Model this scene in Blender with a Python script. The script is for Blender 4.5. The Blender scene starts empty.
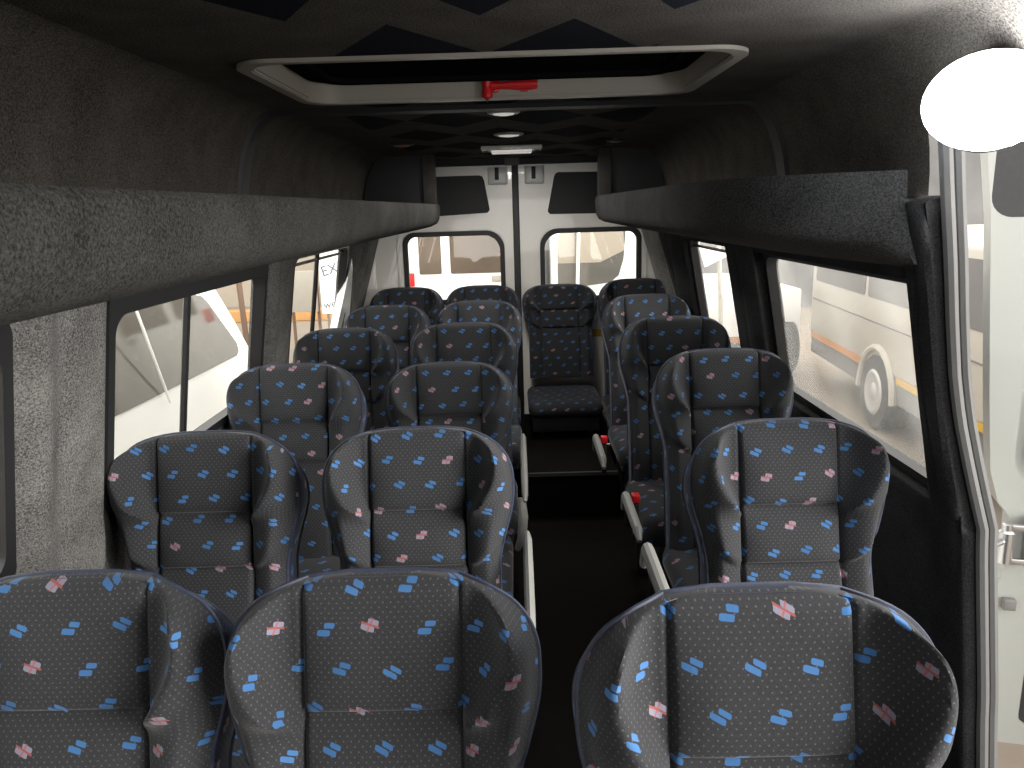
import bpy, bmesh, math, random
from math import sin, cos, pi, radians as R
from mathutils import Vector, Matrix
from mathutils.geometry import tessellate_polygon

random.seed(7)
SC = bpy.context.scene
COL = SC.collection
ZE = 1.6            # eye height above the cabin floor; most measures below are relative to the eye
GZ = -0.55          # street level below the cabin floor (z = 0)

# ------------------------------------------------------------------ materials
class NT:
    def __init__(s, name):
        s.m = bpy.data.materials.new(name); s.m.use_nodes = True
        s.t = s.m.node_tree; s.n = s.t.nodes; s.l = s.t.links
        s.b = s.n['Principled BSDF']
    def node(s, t, **k):
        q = s.n.new(t)
        for a, v in k.items(): setattr(q, a, v)
        return q
    def put(s, inp, v):
        if isinstance(v, bpy.types.NodeSocket): s.l.new(v, inp)
        else: inp.default_value = v
    def M(s, op, a, b=0.0, c=None):
        q = s.node('ShaderNodeMath', operation=op)
        s.put(q.inputs[0], a); s.put(q.inputs[1], b)
        if c is not None: s.put(q.inputs[2], c)
        return q.outputs[0]
    def mix(s, f, a, b):
        q = s.node('ShaderNodeMix', data_type='RGBA')
        s.put(q.inputs['Factor'], f); s.put(q.inputs['A'], a); s.put(q.inputs['B'], b)
        return q.outputs['Result']

def rgba(c): return (c[0], c[1], c[2], 1.0)

def plain(name, col, rough=.5, metal=0.0, noise=0.0, scale=30., bump=0.0, coat=0.0, spec=None):
    t = NT(name); t.b.inputs['Roughness'].default_value = rough; t.b.inputs['Metallic'].default_value = metal
    t.b.inputs['Coat Weight'].default_value = coat
    if spec is not None: t.b.inputs['Specular IOR Level'].default_value = spec
    if noise or bump:
        tc = t.node('ShaderNodeTexCoord'); nz = t.node('ShaderNodeTexNoise')
        nz.inputs['Scale'].default_value = scale; nz.inputs['Detail'].default_value = 4
        t.l.new(tc.outputs['Object'], nz.inputs['Vector'])
        lo = tuple(max(0, v*(1-noise)) for v in col); hi = tuple(v*(1+noise) for v in col)
        t.put(t.b.inputs['Base Color'], t.mix(nz.outputs['Fac'], rgba(lo), rgba(hi)))
        if bump:
            bp = t.node('ShaderNodeBump'); bp.inputs['Strength'].default_value = bump; bp.inputs['Distance'].default_value = .004
            t.l.new(nz.outputs['Fac'], bp.inputs['Height']); t.l.new(bp.outputs['Normal'], t.b.inputs['Normal'])
    else: t.b.inputs['Base Color'].default_value = rgba(col)
    return t.m

def carpet(name, lo, hi, diamonds=False):
    t = NT(name)
    t.b.inputs['Roughness'].default_value = 1.0; t.b.inputs['Specular IOR Level'].default_value = .1
    tc = t.node('ShaderNodeTexCoord')
    n1 = t.node('ShaderNodeTexNoise'); n1.inputs['Scale'].default_value = 260; n1.inputs['Detail'].default_value = 3; n1.inputs['Roughness'].default_value = .75
    n2 = t.node('ShaderNodeTexNoise'); n2.inputs['Scale'].default_value = 9; n2.inputs['Detail'].default_value = 3
    t.l.new(tc.outputs['Object'], n1.inputs['Vector']); t.l.new(tc.outputs['Object'], n2.inputs['Vector'])
    f = t.M('MULTIPLY_ADD', t.M('SUBTRACT', n1.outputs['Fac'], .5), 3.2, .45)
    f = t.M('ADD', f, t.M('MULTIPLY', t.M('SUBTRACT', n2.outputs['Fac'], .5), .7))
    q = t.node('ShaderNodeClamp'); t.put(q.inputs[0], f); f = q.outputs[0]
    c = t.mix(f, rgba(lo), rgba(hi))
    if diamonds:      # dark inlaid diamonds, rows staggered
        sx = t.node('ShaderNodeSeparateXYZ'); t.l.new(tc.outputs['Object'], sx.inputs[0])
        yy = t.M('DIVIDE', t.M('SUBTRACT', sx.outputs['Y'], 1.06-.29), .56)
        row = t.M('FLOOR', yy); b = t.M('ABSOLUTE', t.M('SUBTRACT', t.M('SUBTRACT', yy, row), .5))
        xx = t.M('ADD', t.M('DIVIDE', t.M('ADD', sx.outputs['X'], .045+.155), .31), t.M('MULTIPLY', row, .5))
        a = t.M('ABSOLUTE', t.M('SUBTRACT', t.M('SUBTRACT', xx, t.M('FLOOR', xx)), .5))
        d = t.M('ADD', t.M('MULTIPLY', a, 2.05), t.M('MULTIPLY', b, 2.15))
        msk = t.M('MULTIPLY', t.M('LESS_THAN', d, 1.0), t.M('LESS_THAN', t.M('ABSOLUTE', t.M('ADD', sx.outputs['X'], .03)), t.M('SUBTRACT', .50, t.M('MULTIPLY', t.M('COMPARE', row, 1.0, .1), .18))))
        c = t.mix(msk, c, (.004, .005, .010, 1))
    t.put(t.b.inputs['Base Color'], c)
    bp = t.node('ShaderNodeBump'); bp.inputs['Strength'].default_value = .5; bp.inputs['Distance'].default_value = .003
    t.l.new(n1.outputs['Fac'], bp.inputs['Height']); t.l.new(bp.outputs['Normal'], t.b.inputs['Normal'])
    return t.m

def fabric(name, base, blue, scale=1.0, sheen=.12):
    """moquette: staggered pairs of slanted blue dashes, some whitish with a red cross, and rows of tiny dots"""
    t = NT(name); b_ = t.b
    b_.inputs['Roughness'].default_value = .95; b_.inputs['Specular IOR Level'].default_value = .15
    b_.inputs['Sheen Weight'].default_value = sheen; b_.inputs['Sheen Roughness'].default_value = .4
    uv = t.node('ShaderNodeUVMap'); uv.uv_map = 'UVMap'
    sx = t.node('ShaderNodeSeparateXYZ'); t.l.new(uv.outputs[0], sx.inputs[0])
    oi = t.node('ShaderNodeObjectInfo')
    u = t.M('ADD', sx.outputs['X'], t.M('MULTIPLY', oi.outputs['Random'], 3.7))
    v = t.M('ADD', sx.outputs['Y'], t.M('MULTIPLY', oi.outputs['Random'], 7.3))
    RU, RV = .077*scale, .061*scale
    vv = t.M('DIVIDE', v, RV); row = t.M('FLOOR', vv); fv = t.M('SUBTRACT', vv, row)
    uu = t.M('ADD', t.M('DIVIDE', u, RU), t.M('MULTIPLY', row, .37)); colm = t.M('FLOOR', uu); fu = t.M('SUBTRACT', uu, colm)
    cb = t.node('ShaderNodeCombineXYZ'); t.l.new(colm, cb.inputs[0]); t.l.new(row, cb.inputs[1])
    wn = t.node('ShaderNodeTexWhiteNoise', noise_dimensions='2D'); t.l.new(cb.outputs[0], wn.inputs['Vector'])
    sc = t.node('ShaderNodeSeparateColor'); t.l.new(wn.outputs['Color'], sc.inputs[0])
    a = t.M('ADD', t.M('MULTIPLY', t.M('SUBTRACT', fu, .5), RU), t.M('MULTIPLY', t.M('SUBTRACT', sc.outputs[0], .5), .012*scale))
    b = t.M('ADD', t.M('MULTIPLY', t.M('SUBTRACT', fv, .5), RV), t.M('MULTIPLY', t.M('SUBTRACT', sc.outputs[1], .5), .010*scale))
    tilt = t.M('MULTIPLY_ADD', sc.outputs[2], .60, .0)
    bs = t.M('ADD', b, t.M('MULTIPLY', a, tilt))
    def bar(ca, cbv, ha, hb):
        aa = t.M('ABSOLUTE', t.M('ADD', t.M('ADD', a, -ca*scale), t.M('MULTIPLY', bs, -.18)))
        bb = t.M('ABSOLUTE', t.M('ADD', bs, -cbv*scale))
        # bars with cut corners
        l1 = t.M('MULTIPLY', t.M('LESS_THAN', aa, ha*scale), t.M('LESS_THAN', bb, hb*scale))
        return t.M('MULTIPLY', l1, t.M('LESS_THAN', t.M('ADD', t.M('DIVIDE', aa, ha*scale), t.M('DIVIDE', bb, hb*scale)), 1.72))
    msk = t.M('MAXIMUM', bar(-.0028, -.0055, .0098, .0046), bar(.0040, .0056, .0078, .0041))
    pink = t.M('GREATER_THAN', wn.outputs['Value'], .77)
    cross = t.M('MAXIMUM', t.M('LESS_THAN', t.M('ABSOLUTE', t.M('SUBTRACT', a, t.M('MULTIPLY', b, .5))), .0016*scale), t.M('LESS_THAN', t.M('ABSOLUTE', bs), .0018*scale))
    inr = t.M('MULTIPLY', t.M('LESS_THAN', t.M('ABSOLUTE', a), .013*scale), t.M('LESS_THAN', t.M('ABSOLUTE', bs), .011*scale))
    cross = t.M('MULTIPLY', t.M('MULTIPLY', cross, inr), pink)
    # tiny dots
    dv = t.M('DIVIDE', v, .0072); dr = t.M('FLOOR', dv); dfv = t.M('SUBTRACT', t.M('SUBTRACT', dv, dr), .5)
    du = t.M('ADD', t.M('DIVIDE', u, .0115), t.M('MULTIPLY', dr, .5)); dfu = t.M('SUBTRACT', t.M('SUBTRACT', du, t.M('FLOOR', du)), .5)
    dd = t.M('ADD', t.M('POWER', t.M('MULTIPLY', dfu, 1.6), 2.0), t.M('POWER', dfv, 2.0))
    dot = t.M('LESS_THAN', dd, .028)
    # weave
    tc = t.node('ShaderNodeTexCoord'); nz = t.node('ShaderNodeTexNoise'); nz.inputs['Scale'].default_value = 260; nz.inputs['Detail'].default_value = 2
    t.l.new(tc.outputs['Object'], nz.inputs['Vector'])
    n2 = t.node('ShaderNodeTexNoise'); n2.inputs['Scale'].default_value = 7; n2.inputs['Detail'].default_value = 3
    t.l.new(tc.outputs['Object'], n2.inputs['Vector'])
    lo = tuple(x*.6 for x in base); hi = tuple(x*1.4 for x in base)
    c = t.mix(nz.outputs['Fac'], rgba(lo), rgba(hi))
    c = t.mix(t.M('MULTIPLY', n2.outputs['Fac'], .35), c, rgba(tuple(x*1.6 for x in base)))
    c = t.mix(t.M('MULTIPLY', dot, .32), c, (.16, .17, .18, 1))
    blue2 = tuple(min(1, x*1.3+.01) for x in blue)
    mc = t.mix(sc.outputs[1], rgba(blue), rgba(blue2))
    mc = t.mix(pink, mc, (.17, .16, .21, 1))
    c = t.mix(msk, c, mc)
    c = t.mix(t.M('MULTIPLY', cross, .8), c, (.26, .075, .07, 1))
    t.put(b_.inputs['Base Color'], c)
    bp = t.node('ShaderNodeBump'); bp.inputs['Strength'].default_value = .25; bp.inputs['Distance'].default_value = .002
    t.l.new(nz.outputs['Fac'], bp.inputs['Height']); t.l.new(bp.outputs['Normal'], b_.inputs['Normal'])
    return t.m

def emit(name, col, st):
    t = NT(name); t.b.inputs['Base Color'].default_value = rgba(col)
    t.b.inputs['Emission Color'].default_value = rgba(col); t.b.inputs['Emission Strength'].default_value = st
    return t.m

def pane(name, tint, gloss=.08, haze=0.0):
    t = NT(name); out = t.n['Material Output']
    tr = t.node('ShaderNodeBsdfTransparent'); tr.inputs[0].default_value = rgba(tint)
    gl = t.node('ShaderNodeBsdfGlossy'); gl.inputs['Roughness'].default_value = .03; gl.inputs[0].default_value = (.9, .9, .9, 1)
    mx = t.node('ShaderNodeMixShader'); mx.inputs[0].default_value = gloss
    t.l.new(tr.outputs[0], mx.inputs[1]); t.l.new(gl.outputs[0], mx.inputs[2])
    res = mx.outputs[0]
    if haze:           # dust film on the glass
        df = t.node('ShaderNodeBsdfTranslucent'); df.inputs[0].default_value = (.85, .85, .83, 1)
        tc = t.node('ShaderNodeTexCoord'); nz = t.node('ShaderNodeTexNoise'); nz.inputs['Scale'].default_value = 5
        t.l.new(tc.outputs['Object'], nz.inputs['Vector'])
        m2 = t.node('ShaderNodeMixShader'); t.put(m2.inputs[0], t.M('MULTIPLY', nz.outputs['Fac'], haze*2))
        t.l.new(res, m2.inputs[1]); t.l.new(df.outputs[0], m2.inputs[2]); res = m2.outputs[0]
    t.l.new(res, out.inputs[0])
    return t.m

MAT = dict(
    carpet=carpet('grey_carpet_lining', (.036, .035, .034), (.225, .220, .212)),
    ceil=carpet('ceiling_carpet', (.022, .019, .016), (.10, .091, .082), True),
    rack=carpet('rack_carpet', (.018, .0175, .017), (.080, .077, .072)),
    shadedlining=carpet('shaded_side_lining', (.010, .010, .011), (.038, .038, .040)),  # grey carpet copy with the backlit shade put into its colour
    seat=fabric('seat_moquette', (.0240, .0246, .0272), (.030, .092, .215)),
    side=fabric('seat_side_moquette', (.014, .018, .036), (.034, .10, .24)),
    pipe=plain('piping_cord', (.020, .026, .050), .6, noise=.7, scale=60),
    sealgrey=plain('grey_seal', (.10, .10, .10), .6, noise=.1),
    armplastic=plain('dark_arm_plastic', (.20, .20, .19), .5, noise=.08),
    greyplastic=plain('grey_plastic', (.22, .22, .21), .45, noise=.08),
    shadedrack=carpet('shaded_rack_carpet', (.012, .012, .0125), (.055, .055, .056)),  # rack carpet copy, right-hand shade put into its colour
    black=plain('black_vinyl', (.010, .010, .011), .55, noise=.3, scale=40),
    rubber=plain('black_rubber', (.016, .016, .017), .5),
    blackpanel=plain('black_panel', (.012, .012, .014), .6, noise=.4, scale=90),
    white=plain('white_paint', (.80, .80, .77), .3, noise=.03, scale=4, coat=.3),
    matblack=plain('matt_black', (.006, .006, .006), 1.0, spec=0.0),
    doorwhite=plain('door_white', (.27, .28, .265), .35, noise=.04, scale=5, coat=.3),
    cream=plain('cream_interior_paint', (.84, .81, .75), .32, noise=.05, scale=6, coat=.7, spec=1.0),
    hatchw=plain('hatch_plastic', (.27, .25, .22), .4, noise=.05, scale=12),
    red=plain('red_plastic', (.55, .012, .015), .35),
    steel=plain('steel', (.45, .45, .46), .3, 1.0),
    floor=plain('floor_vinyl', (.005, .004, .0037), .9, noise=.5, scale=25, spec=.08),
    step=plain('step_edge', (.035, .035, .035), .5),
    lens=emit('lamp_lens', (.45, .43, .40), .7),  # faint glow added to lenses of nearly unlit lamps
    amber=plain('amber_lens', (.42, .22, .10), .3),
    led=emit('door_lamp_lens', (.93, .97, 1.0), 80.0),
    glass=pane('window_glass', (.97, .98, .97), .05),
    dusty=pane('dusty_glass', (.95, .95, .94), .05, .05),
    ground=plain('sandy_yard', (.20, .165, .13), .9, noise=.15, scale=3),
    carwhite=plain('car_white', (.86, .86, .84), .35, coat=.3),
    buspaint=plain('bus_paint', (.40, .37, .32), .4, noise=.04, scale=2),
    carglass=plain('tinted_car_glass', (.10, .075, .055), .12, noise=.5, scale=2.2, spec=.25),
    greyglass=plain('grey_car_glass', (.16, .15, .135), .06, .35, noise=.3, scale=1.6, spec=.6),
    tyre=plain('tyre', (.05, .05, .05), .8),
    rim=plain('wheel_rim', (.6, .6, .6), .35, .6),
    skirt=plain('grey_skirt', (.13, .125, .12), .6, noise=.2, scale=3),
    yellow=plain('yellow_tape', (.48, .28, .02), .5),
    orange=plain('orange_tape', (.45, .18, .04), .5),
    kerb=plain('painted_kerb', (.38, .20, .07), .8, noise=.2, scale=6),
    beige=plain('beige_facade', (.30, .26, .21), .9, noise=.15, scale=1.5),
    backgrey=plain('grey_trees', (.11, .11, .11), .9, noise=.5, scale=1.2),
    board=plain('grey_board', (.40, .37, .32), .7),
    boardw=plain('white_board', (.85, .85, .83), .6),
    text=plain('dark_lettering', (.10, .11, .14), .6),
    brown=plain('brown_timber', (.16, .10, .07), .8),
)

# ------------------------------------------------------------------ mesh builder
class MB:
    def __init__(s): s.v = []; s.f = []; s.mi = []; s.uv = {}
    def add(s, vs, fs, mi=0):
        o = len(s.v); s.v += [tuple(p) for p in vs]; s.f += [tuple(i+o for i in f) for f in fs]; s.mi += [mi]*len(fs)
        return o
    def box(s, x0, x1, y0, y1, z0, z1, bev=0.0, mi=0, mat=None):
        bm = bmesh.new(); bmesh.ops.create_cube(bm, size=1)
        for q in bm.verts: q.co = Vector(((x0+x1)/2+q.co.x*(x1-x0), (y0+y1)/2+q.co.y*(y1-y0), (z0+z1)/2+q.co.z*(z1-z0)))
        if bev: bmesh.ops.bevel(bm, geom=list(bm.edges), offset=bev, segments=3, affect='EDGES', profile=.5)
        if mat is not None: bmesh.ops.transform(bm, matrix=mat, verts=bm.verts)
        bm.verts.index_update()
        s.add([q.co[:] for q in bm.verts], [[q.index for q in f.verts] for f in bm.faces], mi); bm.free()
        return s
    def tube(s, pts, r, n=8, closed=False, mi=0, cap=True):
        P = [Vector(p) for p in pts]; N = len(P); vs = []
        up = None
        for i in range(N):
            if closed: t = P[(i+1) % N]-P[i-1]
            else: t = P[min(i+1, N-1)]-P[max(i-1, 0)]
            t.normalize()
            if up is None:
                up = Vector((0, 0, 1)) if abs(t.z) < .9 else Vector((1, 0, 0))
            a = up-t*up.dot(t); a.normalize(); up = a; b = t.cross(a)
            rr = r[i] if isinstance(r, (list, tuple)) else r
            vs += [P[i]+(a*cos(2*pi*k/n)+b*sin(2*pi*k/n))*rr for k in range(n)]
        fs = []
        for i in range(N if closed else N-1):
            j = (i+1) % N
            fs += [(i*n+k, i*n+(k+1) % n, j*n+(k+1) % n, j*n+k) for k in range(n)]
        if not closed and cap: fs += [tuple(range(n-1, -1, -1)), tuple((N-1)*n+k for k in range(n))]
        s.add(vs, fs, mi); return s
    def lathe(s, prof, org, axis='z', n=28, mi=0):
        vs = []; fs = []
        for (r, h) in prof:
            for k in range(n):
                a = 2*pi*k/n; x, y = r*cos(a), r*sin(a)
                vs.append({'z': (x, y, h), 'x': (h, x, y), 'y': (x, h, y)}[axis])
        vs = [(p[0]+org[0], p[1]+org[1], p[2]+org[2]) for p in vs]
        for i in range(len(prof)-1):
            fs += [(i*n+k, i*n+(k+1) % n, (i+1)*n+(k+1) % n, (i+1)*n+k) for k in range(n)]
        fs += [tuple(range(n-1, -1, -1)), tuple((len(prof)-1)*n+k for k in range(n))]
        s.add(vs, fs, mi); return s
    def holed(s, outer, holes, mp, d0, d1, mi=0, back=True):
        """flat plate with holes; mp(a, b, d) -> xyz"""
        loops = [outer]+list(holes)
        tri = tessellate_polygon([[Vector((p[0], p[1], 0)) for p in L] for L in loops])
        flat = [p for L in loops for p in L]; n = len(flat)
        s.add([mp(p[0], p[1], d0) for p in flat], tri, mi)
        if back:
            o = s.add([mp(p[0], p[1], d1) for p in flat], [t[::-1] for t in tri], mi)
            base = o-n; k = 0
            for L in loops:
                m = len(L)
                for i in range(m):
                    j = (i+1) % m
                    s.f.append((base+k+i, base+k+j, o+k+j, o+k+i)); s.mi.append(mi)
                k += m
        return s
    def ring(s, Ao, Ai, mp, d0, d1, mi=0):
        n = len(Ao); vs = []
        for L, d in ((Ao, d0), (Ai, d0), (Ai, d1), (Ao, d1)): vs += [mp(p[0], p[1], d) for p in L]
        fs = []
        for q in range(4):
            for i in range(n):
                j = (i+1) % n; w = (q+1) % 4
                fs.append((q*n+i, q*n+j, w*n+j, w*n+i))
        s.add(vs, fs, mi); return s
    def grid(s, rows, mi=0, skip=None):
        nr, nc = len(rows), len(rows[0]); vs = [p for r in rows for p in r]; fs = []
        for i in range(nr-1):
            for j in range(nc-1):
                if skip and skip(i, j): continue
                fs.append((i*nc+j, i*nc+j+1, (i+1)*nc+j+1, (i+1)*nc+j))
        return s.add(vs, fs, mi)
    def build(s, name, mats, parent=None, smooth=35, loc=(0, 0, 0), recalc=True, uvs=None):
        me = bpy.data.meshes.new(name); me.from_pydata(s.v, [], s.f)
        if not isinstance(mats, (list, tuple)): mats = [mats]
        for m in mats: me.materials.append(MAT[m] if isinstance(m, str) else m)
        for p, i in zip(me.polygons, s.mi): p.material_index = i
        if uvs:
            L = me.uv_layers.new(name='UVMap')
            for lp in me.loops: L.data[lp.index].uv = uvs[lp.vertex_index]
        if recalc:
            bm = bmesh.new(); bm.from_mesh(me); bmesh.ops.recalc_face_normals(bm, faces=bm.faces); bm.to_mesh(me); bm.free()
        if smooth:
            me.polygons.foreach_set('use_smooth', [True]*len(me.polygons)); me.set_sharp_from_angle(angle=R(smooth))
        me.update()
        o = bpy.data.objects.new(name, me); COL.objects.link(o); o.location = loc
        if parent: o.parent = parent
        return o

def tag(o, label=None, cat=None, group=None, kind=None):
    if label: o['label'] = label
    if cat: o['category'] = cat
    if group: o['group'] = group
    if kind: o['kind'] = kind
    return o
def thing(name, label, cat, loc=(0, 0, 0), rz=0, group=None):
    o = bpy.data.objects.new(name, None); COL.objects.link(o); o.location = loc; o.rotation_euler = (0, 0, rz)
    o.empty_display_size = .1
    return tag(o, label, cat, group)
def struct(o): o['kind'] = 'structure'; return o
def copy_tree(o, parent=None):
    c = o.copy(); COL.objects.link(c)
    if parent: c.parent = parent
    for ch in list(o.children): copy_tree(ch, c)
    return c
def rrect(x0, x1, z0, z1, r, n=6):
    if not isinstance(r, (list, tuple)): r = [r]*4          # bl, br, tr, tl
    P = []
    for (cx, cz, rr, a0) in ((x0+r[0], z0+r[0], r[0], 180), (x1-r[1], z0+r[1], r[1], 270), (x1-r[2], z1-r[2], r[2], 0), (x0+r[3], z1-r[3], r[3], 90)):
        for k in range(n+1):
            a = R(a0+90*k/n); P.append((cx+rr*cos(a), cz+rr*sin(a)))
    return P
def sstep(a, b, x):
    t = min(1, max(0, (x-a)/(b-a))); return t*t*(3-2*t)

# ------------------------------------------------------------------ cabin shell
Y0, Y1 = -1.2, 4.95
def rake(side, y, z): return y*(1+(.165 if side < 0 else .14)*max(0, min(.60, -.17-z))) if y < 4.2 else y
def wallx(z):                      # half width of the cabin at height z (relative to the eye)
    if z > -.74: return .88+.30*(-.17-z)
    return 1.051+min(.02, (-.74-z)*.05)
def wmap(side):
    return lambda y, z, d: (side*(wallx(z)+d), rake(side, y, z), z+ZE)

ENTRY = [(.13, 1.458), (0, 1.496), (-.12, 1.529), (-.25, 1.569), (-.38, 1.605), (-.48, 1.621), (-.58, 1.624), (-.68, 1.623), (-.8, 1.617), (-1.2, 1.569), (-1.6, 1.50)]
def entry(z):                      # curved rear edge of the side entrance
    for (za, ya), (zb, yb) in zip(ENTRY, ENTRY[1:]):
        if z >= zb: return ya+(yb-ya)*(za-z)/(za-zb)
    return ENTRY[-1][1]
FLIP = {-1: True, 1: False}
def wall(side, name, holes, pillars, zmax, cut=None):
    ys = set([Y0, Y1]); zs = set([-1.6, zmax])
    y = Y0
    while y < Y1: ys.add(round(y, 3)); y += .05
    for (a, b) in pillars:
        k = a
        while k < b: ys.add(round(k, 3)); k += .0125
    z = -1.6
    while z < zmax: zs.add(round(z, 3)); z += .06
    for (ya, yb, za, zb) in holes: ys |= {ya, yb}; zs |= {za, zb}
    ys = sorted(v for v in ys if Y0 <= v <= Y1); zs = sorted(v for v in zs if -1.6 <= v <= zmax)
    def clean(L, keep):
        out = [L[0]]
        for v in L[1:]:
            if v-out[-1] < .006:
                if v in keep: out[-1] = v
                continue
            out.append(v)
        return out
    ky = {h[0] for h in holes} | {h[1] for h in holes} | {Y0, Y1}; kz = {h[2] for h in holes} | {h[3] for h in holes} | {-1.6, zmax}
    ys = clean(ys, ky); zs = clean(zs, kz)
    def relief(y, z):
        r = 0
        for (a, b) in pillars:
            if a <= y <= b:
                t = (y-a)/(b-a)
                r = max(r, .028*sstep(0, .14, t)*sstep(1, .86, t)-.010*math.exp(-((t-.40)/.09)**2)+.010*math.exp(-((t-.2)/.08)**2))
        fade = sstep(-.9, -.78, z)
        return r*fade if z > -.9 else 0
    def place_y(y, z):
        if side > 0 and 1.51 < y < 1.615:
            k = (y-1.52)/(1.615-1.52); return entry(z)+k*(rake(1, 1.615, z)-entry(z))
        return rake(side, y, z)
    rows = [[(side*(wallx(z)-relief(y, z)*(.35 if side > 0 and y < 2 else 1)), place_y(y, z), z+ZE) for y in ys] for z in zs]
    def skip(i, j):
        ym = (ys[j]+ys[j+1])/2; zm = (zs[i]+zs[i+1])/2
        return any(a < ym < b and c < zm < d for (a, b, c, d) in holes)
    m = MB(); m.grid(rows, skip=skip)
    if side > 0: m.f = [f[::-1] for f in m.f]
    o = m.build(name, ['carpet' if side < 0 else 'shadedlining', 'white', 'carpet'], smooth=40, recalc=False)
    if side > 0:
        for p in o.data.polygons:
            if p.center[1] > 4.3: p.material_index = 2  # window-lit rear pillars keep the carpet without painted shade
    md = o.modifiers.new('thickness', 'SOLIDIFY'); md.thickness = .045; md.material_offset = 1; md.material_offset_rim = 0
    md.offset = -1 if FLIP[side] else 1
    return struct(o)

LH = [(.30, 1.29, -.70, -.165), (1.63, 2.70, -.70, -.155), (3.03, 4.06, -.70, -.155)]
RH = [(-.35, 1.52, -1.6, .13), (1.62, 2.70, -.72, -.16), (3.00, 3.86, -.70, -.16)]
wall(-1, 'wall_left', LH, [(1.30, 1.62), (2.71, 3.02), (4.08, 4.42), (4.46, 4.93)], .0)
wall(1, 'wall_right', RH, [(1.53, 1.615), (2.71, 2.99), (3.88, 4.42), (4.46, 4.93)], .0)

# windows: rubber frame (structure) > glass, sliding bars
def window(n, side, h, top=.03, slide=None, rail=False, mat='glass'):
    ya, yb, za, zb = h; mp = wmap(side)
    ao = rrect(ya-.008, yb+.008, za-.008, zb+.008, .035); ai = rrect(ya+.02, yb-.02, za+.025, zb-top, .05)
    m = MB(); m.ring(ao, ai, mp, -.012, .03)
    fr = struct(m.build('window_%d' % n, 'rubber', smooth=30)); tag(fr, 'black rubber window frame')
    g = MB(); g.holed(ai, [], mp, .022, .026); g.build('pane', mat, fr, smooth=0)
    if slide:
        b = MB(); xs = slide
        pts = [mp(xs, za+.025+k*(zb-top-za-.025)/6, .015) for k in range(7)]
        b.tube(pts, .011, 6); b.build('sliding_bar', 'rubber', fr)
    if rail:
        b = MB(); b.tube([mp(ya+.02+k*(yb-ya-.04)/4, zb-top-.028, .015) for k in range(5)], .007, 6); b.build('top_rail', 'rubber', fr)
    return fr
window(1, -1, LH[0], .04)
window(2, -1, LH[1], .052, slide=2.085)
window(3, -1, LH[2], .02, slide=3.50, rail=True)
window(4, 1, RH[1], .03, mat='dusty')
window(5, 1, RH[2], .02, rail=True, mat='dusty')

# floor with the raised step at the back of the aisle
m = MB(); m.box(-1.05, 1.05, Y0, 5.0, -.06, 0)
struct(m.build('floor', 'floor', smooth=0))
m = MB(); m.box(.035, .505, 3.75, 4.93, .001, .25); o = struct(m.build('trim_1', 'floor', smooth=0)); tag(o, 'dark raised floor box at the end of the aisle')
m = MB(); m.box(.035, .505, 3.74, 3.757, .235, .253); m.build('step_edge', 'step', o, smooth=0)

m = MB(); m.holed([(-1.10, 0), (1.10, 0), (1.10, ZE+.32), (-1.10, ZE+.32)], [rrect(-.88, .88, ZE-1.0, ZE+.12, .12)], lambda a, b, d: (a, d, b), Y0-.05, Y0-.01)
struct(m.build('wall_front', 'shadedlining', smooth=0))

# ceiling: flat panel with the hatch cut out, coves down to the walls
HX0, HX1, HY0, HY1 = -.562, .492, 1.60, 2.235
CZ = .30
m = MB(); CX = .70
m.holed([(-CX, Y0), (CX, Y0), (CX, Y1), (-CX, Y1)], [[(HX0+.03, HY0+.03), (HX1-.03, HY0+.03), (HX1-.03, HY1-.03), (HX0+.03, HY1-.03)]],
        lambda a, b, d: (a, b, CZ+d+ZE), 0, .0, back=False)
def cove(k): a = R(90*k/10); return CX+(wallx(.0)-CX+.002)*sin(a), CZ*cos(a) if k < 10 else -.002
for sd in (-1, 1):
    rows = []
    for k in range(11):
        x, z = cove(k)
        rows.append([(sd*x, Y0+(Y1-Y0)*j/40, z+ZE) for j in range(41)])
    m.grid(rows, skip=(lambda i, j: i >= 7 and Y0+(Y1-Y0)*(j+.5)/40 < 1.53) if sd > 0 else None)
ce = struct(m.build('ceiling', 'ceil', smooth=40))

# dark vinyl strip over ceiling and coves behind the hatch
m = MB(); prof = [(-cove(k)[0], cove(k)[1]) for k in range(9, -1, -1)]+[(cove(k)[0], cove(k)[1]) for k in range(0, 10)]
rows = []
for (y, dz) in ((2.35, .001), (2.36, .014), (2.43, .014), (2.44, .001)):
    rr = []
    for (x, z) in prof:
        nx = x/abs(x)*max(0, abs(x)-.66)/.2; nz = 1.0
        L = math.hypot(nx, nz); rr.append((x-nx/L*dz, y, z-nz/L*dz+ZE))
    rows.append(rr)
m.grid(rows); o = struct(m.build('trim_2', 'black', smooth=40)); tag(o, 'black vinyl strip across the ceiling behind the roof hatch')

# ------------------------------------------------------------------ roof hatch
t = thing('roof_hatch', 'white framed emergency roof hatch set into the dark carpet ceiling', 'roof hatch', ((HX0+HX1)/2, (HY0+HY1)/2, CZ+ZE))
cx, cy = (HX0+HX1)/2, (HY0+HY1)/2
mp = lambda a, b, d: (a-cx, b-cy, d)
m = MB()
m.ring(rrect(HX0, HX1, HY0, HY1, .085, 8), rrect(HX0+.024, HX1-.024, HY0+.020, HY1-.024, .085, 8), mp, -.008, .002)
m.build('hatch_rim', 'hatchw', t)
m = MB()
m.ring(rrect(HX0+.022, HX1-.022, HY0+.018, HY1-.022, .087, 8), rrect(HX0+.028, HX1-.028, HY0+.024, HY1-.028, .085, 8), mp, -.006, .044)
m.build('hatch_shaft', 'hatchw', t)
m = MB(); m.holed(rrect(HX0+.015, HX1-.015, HY0+.012, HY1-.015, .09, 8), [], mp, .045, .06); m.build('hatch_lid', 'matblack', t)
m = MB()
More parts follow.
